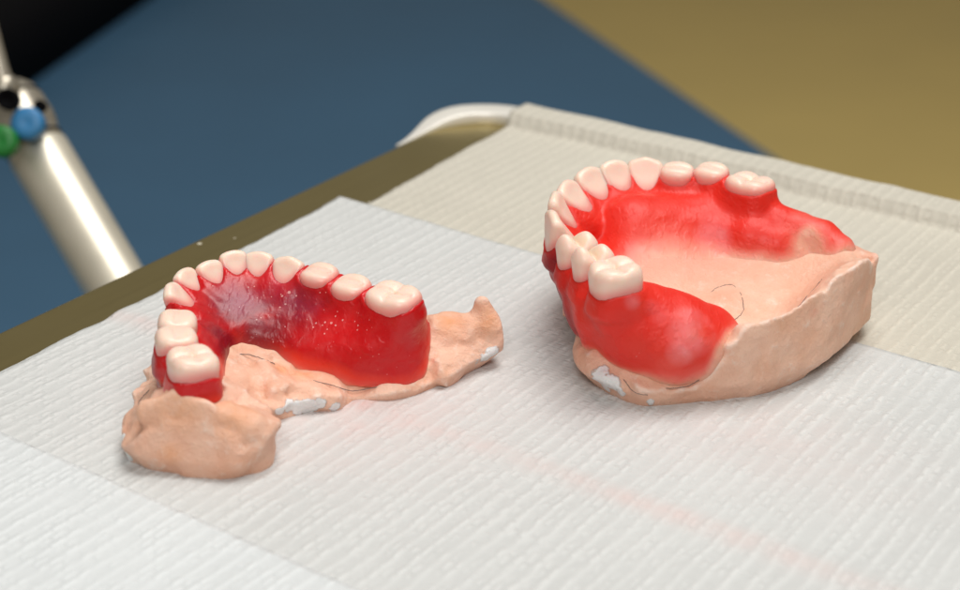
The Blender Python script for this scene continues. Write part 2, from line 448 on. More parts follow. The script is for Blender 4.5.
def facets(P, cell, seed, slope):
    """knife-carved little planes: a random tilt per voronoi cell"""
    r = np.random.default_rng(seed); lo = P.reshape(-1, 3).min(0); hi = P.reshape(-1, 3).max(0)
    n = int(np.prod((hi-lo+cell)/cell)*.55); S = lo+r.random((n, 3))*(hi-lo); D = r.normal(size=(n, 3)); D /= np.linalg.norm(D, axis=1)[:, None]
    from mathutils.kdtree import KDTree
    kd = KDTree(n)
    for i, q in enumerate(S): kd.insert(q, i)
    kd.balance()
    Q = P[::2, ::2, ::2]; sh = Q.shape[:3]
    idx = np.fromiter((kd.find(q)[1] for q in Q.reshape(-1, 3).tolist()), int, Q.reshape(-1, 3).shape[0]).reshape(sh)
    idx = idx.repeat(2, 0).repeat(2, 1).repeat(2, 2)[:P.shape[0], :P.shape[1], :P.shape[2]]
    f = slope*((P-S[idx])*D[idx]).sum(-1)
    for it in range(1):              # soften the steps between planes
        for a in range(3):
            f = (f+np.roll(f, 1, a)+np.roll(f, -1, a)+np.roll(f, 2, a)+np.roll(f, -2, a))/5
    return f
# --- stone cast of the lower jaw
LC_OUT = [(-64.8, 256), (-64.0, 252.6), (-60, 249.6), (-53, 247.8), (-43.6, 246.8), (-39.2, 249), (-36.6, 253), (-37.6, 257.2), (-40.2, 261.8), (-40.2, 265.6), (-36.4, 268.8), (-30, 271.2), (-26.2, 272.9), (-25.4, 274.2),
          (-20, 274.6), (-15, 275.9), (-11, 277.8), (-6, 281), (-1, 285), (3.0, 288.4), (4.6, 291), (4.2, 293.6), (0.5, 296.5), (-6, 298.5), (-12, 300), (-20, 302), (-30, 306), (-40, 308), (-50, 307), (-57, 302), (-62, 294), (-64, 284), (-65, 272), (-65.4, 262)]
LC_H = Height([(-62.6, 261, 8), (-53.3, 255.5, 14.4), (-49.5, 256.5, 12), (-47.2, 256.1, 10.8), (-44, 254.5, 12), (-38.9, 253.2, 10.6), (-61.2, 251.4, 7.6), (-56, 249.8, 9.2), (-50, 248.8, 9.4), (-43.5, 248.4, 8.2), (-40, 250, 7.0), (-64.2, 256, 4.5),
    (-63, 268, 6.5), (-63.5, 280, 5), (-54, 263, 11), (-55, 272, 10), (-57, 285, 9), (-50, 296, 9), (-38, 297, 9), (-25, 293, 9), (-15, 289, 9), (-62, 292, 4), (-50, 305, 4), (-30, 304, 4), (-14, 298, 6),
    (-47.3, 259.5, 9.5), (-47, 271, 9), (-48.66, 278.23, 8.60), (-42.32, 279.36, 8.00), (-43.41, 272.40, 7.20), (-40.33, 265.40, 6.80), (-38.15, 256.63, 7.60), (-38.2, 266, 2.4), (-37, 260, 6), (-40.5, 270, 5.4), (-36.8, 270.8, 5.2), (-33, 272.6, 5.2), (-28.6, 274.0, 4.6), (-27, 273.6, 4.0), (-34.83, 280.11, 5.20), (-26.02, 278.02, 3.70), (-25, 276, 2.6), (-20, 277, 3.0), (-17, 278, 3.1), (-11, 281.6, 4),
    (-8.9, 291, 10.8), (-4.5, 291, 10.6), (-2.0, 290.8, 10.4), (3.2, 291.8, 9.0), (3.6, 290.2, 6.5), (-5, 285, 6), (-7.7, 280.5, 3.4), (-3, 285.2, 4.6), (1, 288, 5), (-9.8, 287, 8.2), (-3, 296.5, 8), (2, 294.6, 9)])
L_SP = [((.2, 293.4, 9.0), (.1, 293.6, 13.6), 2.2, .7), ((2.6, 292.3, 8.2), (.9, 293.3, 13.0), 2.2, .9), ((1.4, 292.8, 9), (.4, 293.5, 13.4), 2.3, .7), ((-1.2, 292.8, 8.5), (-.1, 293.6, 12.6), 1.6, .7), ((-58.90, 253.56, 11.00), (-52.96, 253.27, 13.60), 2.2, 2.0), ((-52.96, 253.27, 13.60), (-47.93, 250.74, 12.00), 2.0, 2.2), ((-44.63, 252.83, 10.60), (-40.45, 252.41, 8.60), 2.6, 2.8), ((-41.88, 278.38, 7.00), (-38.87, 271.34, 5.20), 1.3, 1.6), ((-34.65, 277.98, 4.60), (-31.34, 274.46, 2.60), 1.1, 1.2), ((-48.58, 277.32, 8.00), (-45.69, 269.12, 6.00), 1.2, 1.4)]
def build_lower_cast():
    ax, G = grid((-68, 243.5, -1.2), (8, 311, 17), .38); FC = facets(G, 5.5, 11, .24)
    X, Y = G[:, :, 0, 0], G[:, :, 0, 1]; Z = G[..., 2]
    sd = sd_poly(X, Y, smooth_poly(LC_OUT, 4)); hh = LC_H(X, Y)
    under = (.25+.75*sstep(-9, 1, X)+.2*sstep(-45, -55, X)*sstep(262, 250, Y))[:, :, None]
    wall = sd[:, :, None]+under*np.maximum(0, 4.2-Z)
    wall = wall+FC+.3*np.abs(vnoise(G, 8))-.15+.25*vnoise(G, 3)+.12*vnoise(G, 1.5)
    top = (Z-hh[:, :, None])*.8+FC+.8*np.abs(vnoise(G, 7))-.3+.5*np.abs(vnoise(G, 3.2))-.1+.2*vnoise(G, 1.5)
    V = smax(wall, top, .55)
    for a, b, ra, rb in L_SP: V = smin(V, sd_cone(G, a, b, ra, rb)+.3*vnoise(G, 2.4), 1.6)
    # saw cut and knife facets
    V = smax(V, (G[..., 0]-4.6)*.93+(G[..., 1]-291)*.36, .5)
    V = smax(V, ((G[..., 0]+51)*-.12+(G[..., 1]-247.9)*-.93+(Z-4)*.34), .8)
    V = smax(V, -Z+.02, .5)
    return surface_nets(ax, V, 1)
def near(P, pts):
    d = np.full(len(P), 1e9)
    for x, y, z, r in pts: d = np.minimum(d, np.linalg.norm(P-np.array([x, y, z]), axis=1)/r)
    return np.clip(1.15-d, 0, 1)*.9
def edge_attr(vt, F):
    """pale worn arrises: where the surface is locally convex"""
    n = len(vt); s = np.zeros((n, 3)); c = np.zeros(n); v = vt.copy()
    for it in range(3):
        s[:] = 0; c[:] = 0
        for k in range(4):
            a, b = F[:, k], F[:, (k+1) % 4]
            for d in range(3): s[:, d] += np.bincount(a, v[b, d], n)+np.bincount(b, v[a, d], n)
            c += np.bincount(a, minlength=n)+np.bincount(b, minlength=n)
        v = s/np.maximum(c, 1)[:, None]
    p0, p1, p2 = vt[F[:, 0]], vt[F[:, 1]], vt[F[:, 2]]
    fn = np.cross(p1-p0, p2-p0); N = np.zeros((n, 3))
    for k in range(4):
        for d in range(3): N[:, d] += np.bincount(F[:, k], fn[:, d], n)
    N /= np.linalg.norm(N, axis=1)[:, None]+1e-9
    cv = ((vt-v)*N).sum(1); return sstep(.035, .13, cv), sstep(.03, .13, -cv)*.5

LO = (-36., 275., 0.)
cast_l = thing('plaster_cast', LO, 'smaller horseshoe plaster cast of a lower jaw, under the dark red wax denture', 'dental cast')
vt, F = build_lower_cast()
pl = near(vt, [(*(-37.11, 267.72, 2.50), 2.2), (*(-36.19, 269.88, 3.00), 2.2), (*(-34.03, 270.52, 2.20), 2.6), (*(-32.78, 271.29, 2.20), 2.8), (*(-31.48, 271.71, 2.40), 2.4), (*(-30.14, 271.77, 2.80), 2.0), (*(-27.80, 272.74, 1.60), 1.8), (*(3.16, 287.26, 4.50), 3.6), (*(2.77, 286.72, 3.00), 4.6), (*(0.79, 285.56, 2.50), 3.4), (*(-64.58, 255.67, 4.00), 2.2), (*(-63.68, 253.77, 2.00), 2.4), (*(-37.05, 251.09, 3.00), 1.2), (*(-17.24, 274.58, 1.00), 1.6), (*(-19.50, 273.80, 1.00), 1.2), (*(-38.60, 270.54, 5.00), 1.0)])
st = near(vt, [(*(-62.32, 263.35, 9.00), 1.8), (*(-8.76, 291.95, 9.00), 2.2), (*(0.40, 294.88, 12.00), 1.2)])
orange = near(vt, [(*(-53.07, 253.61, 13.00), 6), (*(-58.75, 254.24, 10.00), 4), (*(-43.32, 252.49, 11.00), 5), (*(-5.93, 290.17, 11.00), 4), (*(1.58, 290.17, 11.00), 4), (*(-54.49, 249.83, 5.00), 2.6), (*(-34.68, 278.45, 5.00), 4), (*(-38.50, 278.62, 6.00), 3)])
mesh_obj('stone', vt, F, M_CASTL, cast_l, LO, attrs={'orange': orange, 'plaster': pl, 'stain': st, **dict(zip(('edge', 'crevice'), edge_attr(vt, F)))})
def on_height(H, pts, dz=.12): return [(x, y, float(H(np.array(x), np.array(y)))+dz+.10*(random.random()-.5)) for x, y in pts]

# --- dark red wax denture base of the lower set
LW_OUT = [(-58.59, 262.51, 8.00), (-52.45, 258.68, 8.50), (-47.42, 259.92, 8.00), (-47.14, 267.05, 8.00), (-47.75, 274.09, 8.00), (-46.95, 282.20, 7.60), (-41.90, 283.27, 6.60), (-34.96, 281.30, 5.00), (-26.10, 279.01, 3.60), (-17.35, 277.69, 3.00), (-12.79, 279.74, 3.20), (-10.17, 283.71, 4.60), (-9.12, 289.22, 6.60), (-9.67, 289.52, 10.00)]
lw_buc = [tuple(Lxy[i]+LN[i]*(5.2 if i in (0, 11) else 3.6 if 3 <= i <= 8 else 4.7)) for i in range(11, -1, -1)]
LW_POLY = [p[:2] for p in LW_OUT]+lw_buc+[(-60.92, 266.29, 8.00)[:2]]
def lw_heights():
    pts = []
    for i in range(12):
        x, y = Lxy[i]; n = LN[i]
        g = 20-LS[i][3]-.6
        pts += [(x, y, g+1.0), (x+n[0]*(1.6 if 3 <= i <= 8 else 3.6), y+n[1]*(1.6 if 3 <= i <= 8 else 3.6), g-.4)]
    pts += [(-53.72, 289.73, 15.60), (-49.08, 298.98, 15.60), (-43.85, 298.98, 15.60), (-32.08, 293.45, 16.00), (-25.02, 288.90, 16.00), (-16.88, 282.31, 16.20), (-10.94, 287.58, 13.60)]
    pts += [(-48.24, 285.75, 13.20), (-42.63, 287.43, 12.80), (-35.04, 285.57, 12.20), (-26.04, 282.07, 11.80), (-16.79, 278.26, 11.60), (-11.58, 281.97, 11.20)]
    pts += [(-46.16, 280.04, 9.60), (-41.52, 281.19, 9.00), (-34.59, 278.92, 7.80), (-25.79, 276.32, 6.80), (-17.48, 274.29, 6.60), (-12.99, 276.35, 7.00), (-10.60, 280.26, 8.40), (-9.73, 284.32, 10.00)]
    pts += [(-47.56, 266.66, 12.00), (-47.19, 259.75, 11.00), (-49.99, 256.12, 12.00), (-55.47, 256.85, 12.00), (-48.14, 273.40, 12.00), (-49.96, 278.93, 13.40)]
    return pts
LW_H = Height(lw_heights(), .5)
def build_wax(ax, G, poly, H, teeth, extra=None, flank=.12, under=0.):
    X, Y = G[:, :, 0, 0], G[:, :, 0, 1]; Z = G[..., 2]
    sd = sd_poly(X, Y, smooth_poly(poly, 4)); hh = H(X, Y)
    V = smax(sd[:, :, None]+flank*(Z-6), (Z-hh[:, :, None])*.78, 2.2)
    if extra is not None: V = extra(V, G)
    V = add_collars(V, ax, G, teeth)
    # scraped, hand-worked surface
    return V+.20*vnoise(G, 4.2)+.10*vnoise(G, 1.9)
ax, G = grid((-68, 250, 1.5), (-4, 309, 20), .42)
V = build_wax(ax, G, LW_POLY, LW_H, LT)
V = smax(V, -(G[..., 2]-2.4), .6)
vt, F = surface_nets(ax, V, 2)
lden = thing('wax_denture', LO, 'dark red wax lower denture with twelve cream teeth, seated on the horseshoe plaster cast', 'denture')
thick = np.clip((vt[:, 2]-LC_H(vt[:, 0], vt[:, 1]))/5.0+.35, 0, 1)
sheen_paint = near(vt, [(*(-48.34, 291.71, 12.00), 6.5), (*(-38.09, 295.56, 11.00), 8), (*(-43.46, 293.07, 10.00), 7), (*(-33.79, 292.40, 11.00), 6)])  # purplish ceiling sheen on the front inner wall, painted in
dust = np.clip(.45+near(vt, [(*(-35.97, 294.88, 12.00), 13), (*(-27.69, 289.75, 9.00), 10), (*(-48.26, 297.18, 12.00), 9)]), 0, 1)
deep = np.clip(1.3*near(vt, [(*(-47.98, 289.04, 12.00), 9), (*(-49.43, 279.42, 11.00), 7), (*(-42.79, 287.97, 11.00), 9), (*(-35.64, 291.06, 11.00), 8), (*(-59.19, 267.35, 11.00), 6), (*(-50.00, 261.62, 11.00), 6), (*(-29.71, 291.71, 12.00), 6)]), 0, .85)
mesh_obj('wax_base', vt, F, M_WAXL, lden, LO, attrs={'thickness': thick, 'sheen_paint': sheen_paint*.6, 'dust': dust, 'deep': deep})
for t in LT:
    v, f, g, c = t.mesh()
    mesh_obj('tooth', v, f, M_TOOTH, lden, LO, attrs={'gum': g, 'cusp': c})
for k, px in enumerate([[(-48.6,276.5),(-47.4,279.5),(-45,280.2),(-42,279.6),(-39.5,279.3)], [(-33,276.2),(-30,275.6),(-27.5,275.6),(-24,276.4),(-20,277.2),(-16,277.9),(-13,279.6)], [(-62.5,257.5),(-62.4,261),(-62.2,265),(-61.6,268)]]):
    curve_tube('pencil_mark', on_height(LC_H, spline([(a, b) for a, b in px], 8), .04), .09, M_PENCIL, cast_l, LO)

# ================================================================== UPPER (right) SET
U = [(25.21, 278.64, 28.00), (21.45, 287.39, 28.00), (18.74, 294.12, 28.00), (14.59, 302.66, 28.00), (15.28, 312.16, 28.00), (17.59, 319.90, 28.00), (22.63, 327.38, 28.00), (28.44, 330.93, 28.00), (35.82, 333.94, 28.00), (42.66, 330.93, 28.00), (49.83, 329.74, 28.00), (57.25, 323.32, 28.00)]
UK = ['molar', 'premolar_sharp', 'premolar_sharp', 'canine', 'incisor', 'incisor', 'incisor', 'incisor', 'canine', 'premolar', 'premolar', 'molar']
US = [(9.4, 10.0, 10, 5.8), (6.6, 8.6, 10, 6.6), (6.6, 8.6, 10, 6.8), (7.4, 7.4, 12, 8.4), (6.8, 6.6, 12, 7.4), (8.0, 7.0, 12, 6.9), (8.0, 7.0, 12, 6.8), (6.9, 6.6, 12, 6.6), (7.6, 7.6, 11, 6.6), (7.6, 7.6, 10, 3.6), (7.7, 7.6, 10, 3.4), (10.6, 9.2, 10, 3.0)]
Uxy = np.array(U)[:, :2]
UN = arch_normals(Uxy, np.array([44., 302.]))
UT = []
for i, (k, p) in enumerate(zip(UK, U)):
    tilt = {'incisor': 13, 'canine': 5, 'premolar': 3, 'premolar_sharp': 5, 'molar': 4}[k]
    if i in (3, 4): tilt = 1
    md, bl, h, g = US[i]
    UT.append(Tooth(k, p, UN[i], tilt, md, bl, h, g, .25*math.sin(i*1.9+1)))

UC_OUT = [(18.6, 290), (18.7, 285), (20.8, 280), (24.6, 275.9), (30, 273), (35, 272.6), (40.2, 273.3), (45, 274.2), (49.4, 275.2), (56, 277.6), (62.5, 281.2), (68, 286.2), (72.8, 291.6), (78, 299), (81, 305.6), (81, 310.5), (77.5, 318), (71, 324.5), (62, 330), (50, 334), (40, 334), (32, 329), (27, 320), (24.5, 309), (22, 298)]
UC_H = Height([(48.1, 276.7, 15.0), (50, 277.6, 17), (53, 278.8, 16.4), (56.3, 280.4, 15.9), (59.5, 283, 16.0), (62.2, 286.3, 16.2), (66, 292.0, 16.6), (70.7, 299.4, 17.2), (60, 286.5, 13.6), (64.5, 294.5, 14), (69, 303, 14.6), (76.7, 309, 18), (80, 309.5, 16),
    (51, 296.5, 12.8), (44.5, 300, 12.8), (61.5, 304.5, 13), (34.4, 305, 16), (66, 316, 16.5), (51, 318, 16), (56, 285.5, 11.8), (61, 291.5, 12), (66.5, 301, 13), (40, 291, 13), (72.5, 312, 17.2), (52.5, 281.5, 12.8),
    (41.8, 275.6, 6.6), (44.2, 275.6, 8.8), (46.4, 276.2, 12), (35.9, 273.8, 5.2), (30.4, 275.2, 6), (26, 278.5, 7), (23.3, 281.8, 8.2), (20.4, 287, 8.4), (20.8, 295, 8.5), (34, 282, 12.5), (26, 287, 12.5), (24, 298, 13), (27, 318, 18), (37, 325, 18), (50, 326, 18), (62, 321, 18), (72, 317.5, 18), (48, 334, 10), (66, 326.5, 11), (24, 316, 12)])
def build_upper_cast():
    ax, G = grid((14, 268, -1.2), (86, 341, 21), .42); FC = facets(G, 6, 5, .20)
    X, Y = G[:, :, 0, 0], G[:, :, 0, 1]; Z = G[..., 2]
    sd = sd_poly(X, Y, smooth_poly(UC_OUT, 4)); hh = UC_H(X, Y)
    under = (.45+.45*sstep(60, 74, X)+.25*sstep(28, 20, X))[:, :, None]
    wall = sd[:, :, None]+under*np.maximum(0, 4.5-Z)+FC*.7+.30*vnoise(G, 6)+.16*vnoise(G, 2.4)
    fade = sstep(2, 7, -sd)[:, :, None]      # the palate is smooth, the carved borders are rough
    top = (Z-hh[:, :, None])*.8+(1-.9*fade)*(FC*1.3+.8*np.abs(vnoise(G, 3.6))-.2+.35*vnoise(G, 1.6))
    V = smax(wall, top, 1.0)
    V = smax(V, (G[..., 0]-60)*.62+(G[..., 1]-279.6)*-.76+(Z-8)*.18, .6)     # trimmer facets of the heel
    V = smax(V, (G[..., 0]-76.4)*.80+(G[..., 1]-297)*-.59+(Z-8)*-.02, .6)
    V = smax(V, -Z+.02, .5)
    return surface_nets(ax, V, 1)
UO = (49., 302., 0.)
cast_u = thing('plaster_cast', UO, 'larger pink plaster cast of an upper jaw with open palate, under the bright red wax', 'dental cast')
vt, F = build_upper_cast()
pl = near(vt, [(*(22.05, 285.68, 4.00), 1.9), (*(22.96, 281.52, 4.00), 1.9), (*(23.48, 278.04, 5.00), 3.4), (*(24.84, 275.36, 4.50), 3.6), (*(25.94, 274.23, 3.60), 2.6), (*(26.80, 275.03, 2.50), 1.8), (*(23.95, 277.91, 2.00), 2.0), (*(19.59, 283.38, 3.00), 1.2), (*(20.66, 281.13, 2.00), 1.4), (*(21.99, 277.51, 2.00), 1.2), (*(32.43, 273.58, 2.00), 1.4), (*(32.65, 273.42, 1.00), 1.2)])
st = near(vt, [(*(65.59, 288.14, 15.50), 1.7), (*(64.02, 285.92, 15.50), 1.7), (*(54.83, 280.56, 13.00), 1.1), (*(18.69, 287.36, 8.00), 1.8), (*(20.01, 285.88, 7.00), 1.3)])
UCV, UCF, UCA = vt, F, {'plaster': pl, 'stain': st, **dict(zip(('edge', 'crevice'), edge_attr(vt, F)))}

# --- bright red wax of the upper set
U_CH = [  # tuberosity dome and flanges: (point, radius)
    [(43.5, 321.5, 15.8, 4.2), (51, 320.5, 16.2, 4.8), (57, 317.5, 16.4, 5.0), (62.5, 315.5, 16, 4.4), (66, 315, 15.5, 3.6)],
    [(20.5, 298.5, 14, 4.6), (22.5, 291.5, 13.5, 5.2), (25.5, 285.5, 14.5, 6.4), (31, 282.0, 13.6, 8.3), (37, 281.2, 11.2, 8.9), (42.2, 282, 9.8, 8.0), (44.6, 283.4, 10.4, 5.6)],
    [(25.2, 279.8, 20, 3.8), (30.5, 280.5, 19, 3.6), (36, 281.8, 16.6, 4)],
    [(57.5, 324, 18.6, 4.6), (62.6, 319.2, 18.8, 4.2), (67, 317.6, 18.2, 3.7), (71.4, 315.4, 17.6, 3.5), (74.8, 311.8, 16.2, 3.4)]]
_T = [(*(25.71, 325.43), 5.2), (*(32.14, 325.43), 5.6), (*(38.62, 326.03), 5.8), (*(47.29, 326.94), 6.0), (*(56.82, 325.73), 6.0), (*(62.53, 325.14), 4.8), (*(66.05, 322.77), 3.0), (*(28.57, 319.58), 5.0), (*(36.04, 320.44), 4.8), (*(46.76, 321.60), 4.8), (*(56.32, 321.60), 4.6), (*(62.85, 322.77), 3.4), (*(29.28, 313.99), 4.0), (*(35.65, 315.37), 3.2), (*(44.15, 316.48), 2.9), (*(51.69, 318.16), 2.4), (*(59.29, 319.87), 1.4),
      (*(33.13, 309.43), 1.0), (*(38.42, 310.76), .7), (*(45.82, 312.09), .6), (*(53.42, 314.82), .5), (*(60.62, 317.04), .5), (*(66.70, 319.87), .1), (*(36.73, 303.73), -.4), (*(45.19, 306.17), -.5), (*(53.84, 309.43), -.6), (*(62.55, 312.63), -.6), (*(71.31, 315.37), -.7), (*(47.42, 292.00), -1.5), (*(59.28, 292.00), -1.6), (*(68.93, 301.33), -1.2)]
UW_T = Height(_T, .5)
UCA['film'] = sstep(-1.6, .3, UW_T(UCV[:, 0], UCV[:, 1]))*(UCV[:, 2] > 9)*sstep(282, 290, UCV[:, 1]-.55*(UCV[:, 0]-50))
mesh_obj('stone', UCV, UCF, M_CASTU, cast_u, UO, attrs=UCA)
ax, G = grid((10, 268, 3), (80, 339, 29), .42)
X, Y = G[:, :, 0, 0], G[:, :, 0, 1]; Z = G[..., 2]
V = np.full(Z.shape, 50.)
EM = [((26.2, 279.8, 19), (26.6, 281.6, 9), 3.4, 3.0), ((21.2, 285.2, 18), (22.4, 285.4, 9), 3.0, 2.6), ((18.6, 291.2, 17.5), (20.6, 289.8, 9.5), 2.9, 2.2), ((20.0, 299.5, 17.5), (22.0, 296, 9), 2.6, 2.2), ((20.4, 309.5, 18.5), (24, 305, 9), 2.6, 2.4), ((21.4, 318, 18.5), (26, 313, 9), 2.6, 2.6)]
RI = [.8, 1.0, 1.6, 4.2, 3.6, 3.2, 3.2, 3.2, 2.8, 1.2, .8, .8]
RZ = [17.3, 17, 16.8, 16, 16, 15.8, 15.8, 15.8, 16.3, 17.2, 17.3, 17.3]
for i in range(11):                                     # ridge under the teeth
    a = Uxy[i]-UN[i]*RI[i]; b = Uxy[i+1]-UN[i+1]*RI[i+1]
    V = smin(V, sd_cone(G, (a[0], a[1], RZ[i]), (b[0], b[1], RZ[i+1]), 4.3, 4.3), 1.5)
for a, b, ra, rb in EM: V = smin(V, sd_cone(G, a, b, ra, rb), .75)
for ch in U_CH:
    for a, b in zip(ch[:-1], ch[1:]): V = smin(V, sd_cone(G, a[:3], b[:3], a[3], b[3]), 2.0)
hc = UC_H(X, Y); tt = UW_T(X, Y)
inner = sd_poly(X, Y, np.array([tuple(Uxy[i]-UN[i]*(2.5 if i < 9 else .5)) for i in range(12)]+[(72, 316), (74, 300), (56, 284), (34, 282)]))
sheet = smax((Z-(hc+tt)[:, :, None])*.85, (hc[:, :, None]-1.5-Z), .3)
sheet = smax(sheet, inner[:, :, None], 1.)
V = smin(V, sheet, 3.6)
V = add_collars(V, ax, G, UT)
V = V+.20*vnoise(G, 4.2)*sstep(.3, 1.5, np.abs(tt))[:, :, None]+.06*vnoise(G, 1.6)
vt, F = surface_nets(ax, V, 2)
uden = thing('wax_denture', UO, 'bright red wax upper denture with twelve cream teeth, seated on the wide palate cast', 'denture')
tk = vt[:, 2]-UC_H(vt[:, 0], vt[:, 1])
thick = np.clip(tk/5.0, 0, 1)
dome = near(vt, [(*(39.69, 273.83, 16.00), 7), (*(38.23, 272.70, 13.00), 6), (*(43.84, 275.55, 13.00), 5)])
thick = np.clip(thick-.72*dome-.45*near(vt, [(*(29.75, 274.33, 22.00), 3.5), (*(29.84, 271.59, 14.00), 5), (*(32.82, 271.05, 9.00), 5)])-.95*near(vt, [(*(67.64, 317.33, 20.00), 5.2), (*(68.45, 314.36, 19.00), 5), (*(64.99, 315.61, 18.00), 5)]), 0.02, 1)
sheen_paint = np.clip(near(vt, [(*(40.02, 273.92, 17.00), 5), (*(34.27, 273.06, 22.00), 4), (*(28.71, 273.55, 23.00), 2.2), (*(37.72, 271.74, 13.50), 3), (*(48.88, 316.51, 16.00), 5)]), 0, .8)  # pink-white highlights on dome and palate, painted in
dust = np.clip(.12+near(vt, [(*(30.33, 275.17, 10.00), 5), (*(28.99, 283.05, 22.00), 3)])*.5, 0, 1)
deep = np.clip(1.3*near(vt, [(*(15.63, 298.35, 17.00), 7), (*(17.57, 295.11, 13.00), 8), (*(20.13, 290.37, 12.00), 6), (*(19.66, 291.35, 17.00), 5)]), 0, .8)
mesh_obj('wax_base', vt, F, M_WAXU, uden, UO, attrs={'thickness': thick, 'sheen_paint': sheen_paint, 'dust': dust, 'deep': deep})
for t in UT:
    v, f, g, c = t.mesh()
    mesh_obj('tooth', v, f, M_TOOTH, uden, UO, attrs={'gum': g, 'cusp': c})
for px in ([(46.66, 299.29, 13.00), (48.29, 300.94, 13.00), (50.99, 302.13, 13.00), (52.07, 300.42, 13.00), (52.71, 296.96, 13.00), (52.40, 293.28, 13.00), (50.71, 290.75, 13.00), (49.29, 289.77, 13.00), (47.84, 291.47, 13.00)],
           [(35.30, 273.27, 5.00), (39.82, 273.41, 6.00), (42.97, 275.02, 7.50), (44.89, 276.39, 10.00), (46.97, 276.38, 13.00)],
           [(44.14, 275.76, 8.40), (45.98, 276.53, 11.00), (47.92, 276.65, 13.50)],
           [(27.14, 276.20, 6.00), (29.17, 273.02, 6.00), (31.75, 271.97, 5.50)],
           [(60.11, 285.01, 14.00), (64.42, 292.00, 14.50), (68.84, 299.19, 15.50)]):
    curve_tube('pencil_mark', on_height(UC_H, spline([(a, b) for a, b, c in px], 8), .03), .08, M_PENCIL, cast_u, UO)

# ================================================================== TRAY AND PAPER
C0 = np.array([-3., 447.]); E1 = np.array([.576, .817]); E1 = E1/np.linalg.norm(E1); E2 = np.array([E1[1], -E1[0]])
ANG = math.atan2(E2[1], E2[0])
def ab(a, b, z=0.): return np.array([*(C0+E1*a+E2*b), z])
def frame_obj(o):      # mesh in tray axes: local x = b (along the far edge), local y = a (along the left edge)
    o.location = (C0[0]*MM, C0[1]*MM, 0); o.rotation_euler = (0, 0, ANG); return o
def rounded_rect(x0, x1, y0, y1, r, n=8):
    out = []
    for cx, cy, s in ((x1-r, y1-r, 0), (x0+r, y1-r, 90), (x0+r, y0+r, 180), (x1-r, y0+r, 270)):
        for k in range(n+1):
            an = math.radians(s+90*k/n); out.append((cx+r*math.cos(an), cy+r*math.sin(an)))
    return out
tray = thing('metal_tray', (C0[0], C0[1], 0), 'shallow metal dental tray coloured olive brown as a tan reflection, covered with paper bibs', 'tray')
tray.rotation_euler = (0, 0, ANG)
prof = [(0, -3.2), (0, -1.4), (-.5, -.75), (-1.2, -.55)]
base = rounded_rect(0, 330, -300, 0, 13)
V, F = [], []; n = len(base); cx, cy = 165, -150
for ins, z in prof:
    rr = rounded_rect(0-ins, 330+ins, -300-ins, 0+ins, 13) if ins == 0 else rounded_rect(-ins, 330+ins, -300-ins, ins, 13+ins)
    V += [(x, y, z) for x, y in rr]
for k in range(len(prof)-1):
    for i in range(n): F.append((k*n+i, k*n+(i+1) % n, (k+1)*n+(i+1) % n, (k+1)*n+i))
F.append(tuple(range((len(prof)-1)*n, len(prof)*n))); F.append(tuple(range(n-1, -1, -1)))
o = mesh_obj('tray_plate', V, F, M_TRAY, tray, (0, 0, 0), smooth=False)
# raised rim along the far side, wrapping the corner and running out down the left side
path = [(330-x, 1.5) for x in np.linspace(0, 312, 40)]
for k in range(1, 13):
    an = math.radians(90+90*k/12); path.append((17+18.5*math.cos(an), -17+18.5*math.sin(an)))
path += [(-1.5, -17-y) for y in np.linspace(2, 15, 10)]
path = np.array(path); V, F = [], []
sec = []
for k in range(16):
    an = 2*math.pi*k/16; sec.append((4.3*np.sign(math.cos(an))*abs(math.cos(an))**.28, np.sign(math.sin(an))*abs(math.sin(an))**.28))
L_ = np.concatenate([[0], np.cumsum(np.linalg.norm(np.diff(path, axis=0), axis=1))])
for i, p in enumerate(path):
    t = path[min(i+1, len(path)-1)]-path[max(i-1, 0)]; t /= np.linalg.norm(t); nn = np.array([-t[1], t[0]])
    f = 1-sstep(L_[46], L_[-1], L_[i]); hgt = -.6+3.7*f; wid = .12+.88*f
    for sx, sz in sec:
        q = p+nn*sx*wid; V.append((q[0], q[1], -1.0+(sz*.5+.5)*(hgt+1)-.6))
m = len(sec)
for i in range(len(path)-1):
    for k in range(m): F.append((i*m+k, i*m+(k+1) % m, (i+1)*m+(k+1) % m, (i+1)*m+k))
F.append(tuple(range(m))); F.append(tuple(range(len(V)-1, len(V)-m-1, -1)))
mesh_obj('rim', V, F, M_RIM, tray, (0, 0, 0))

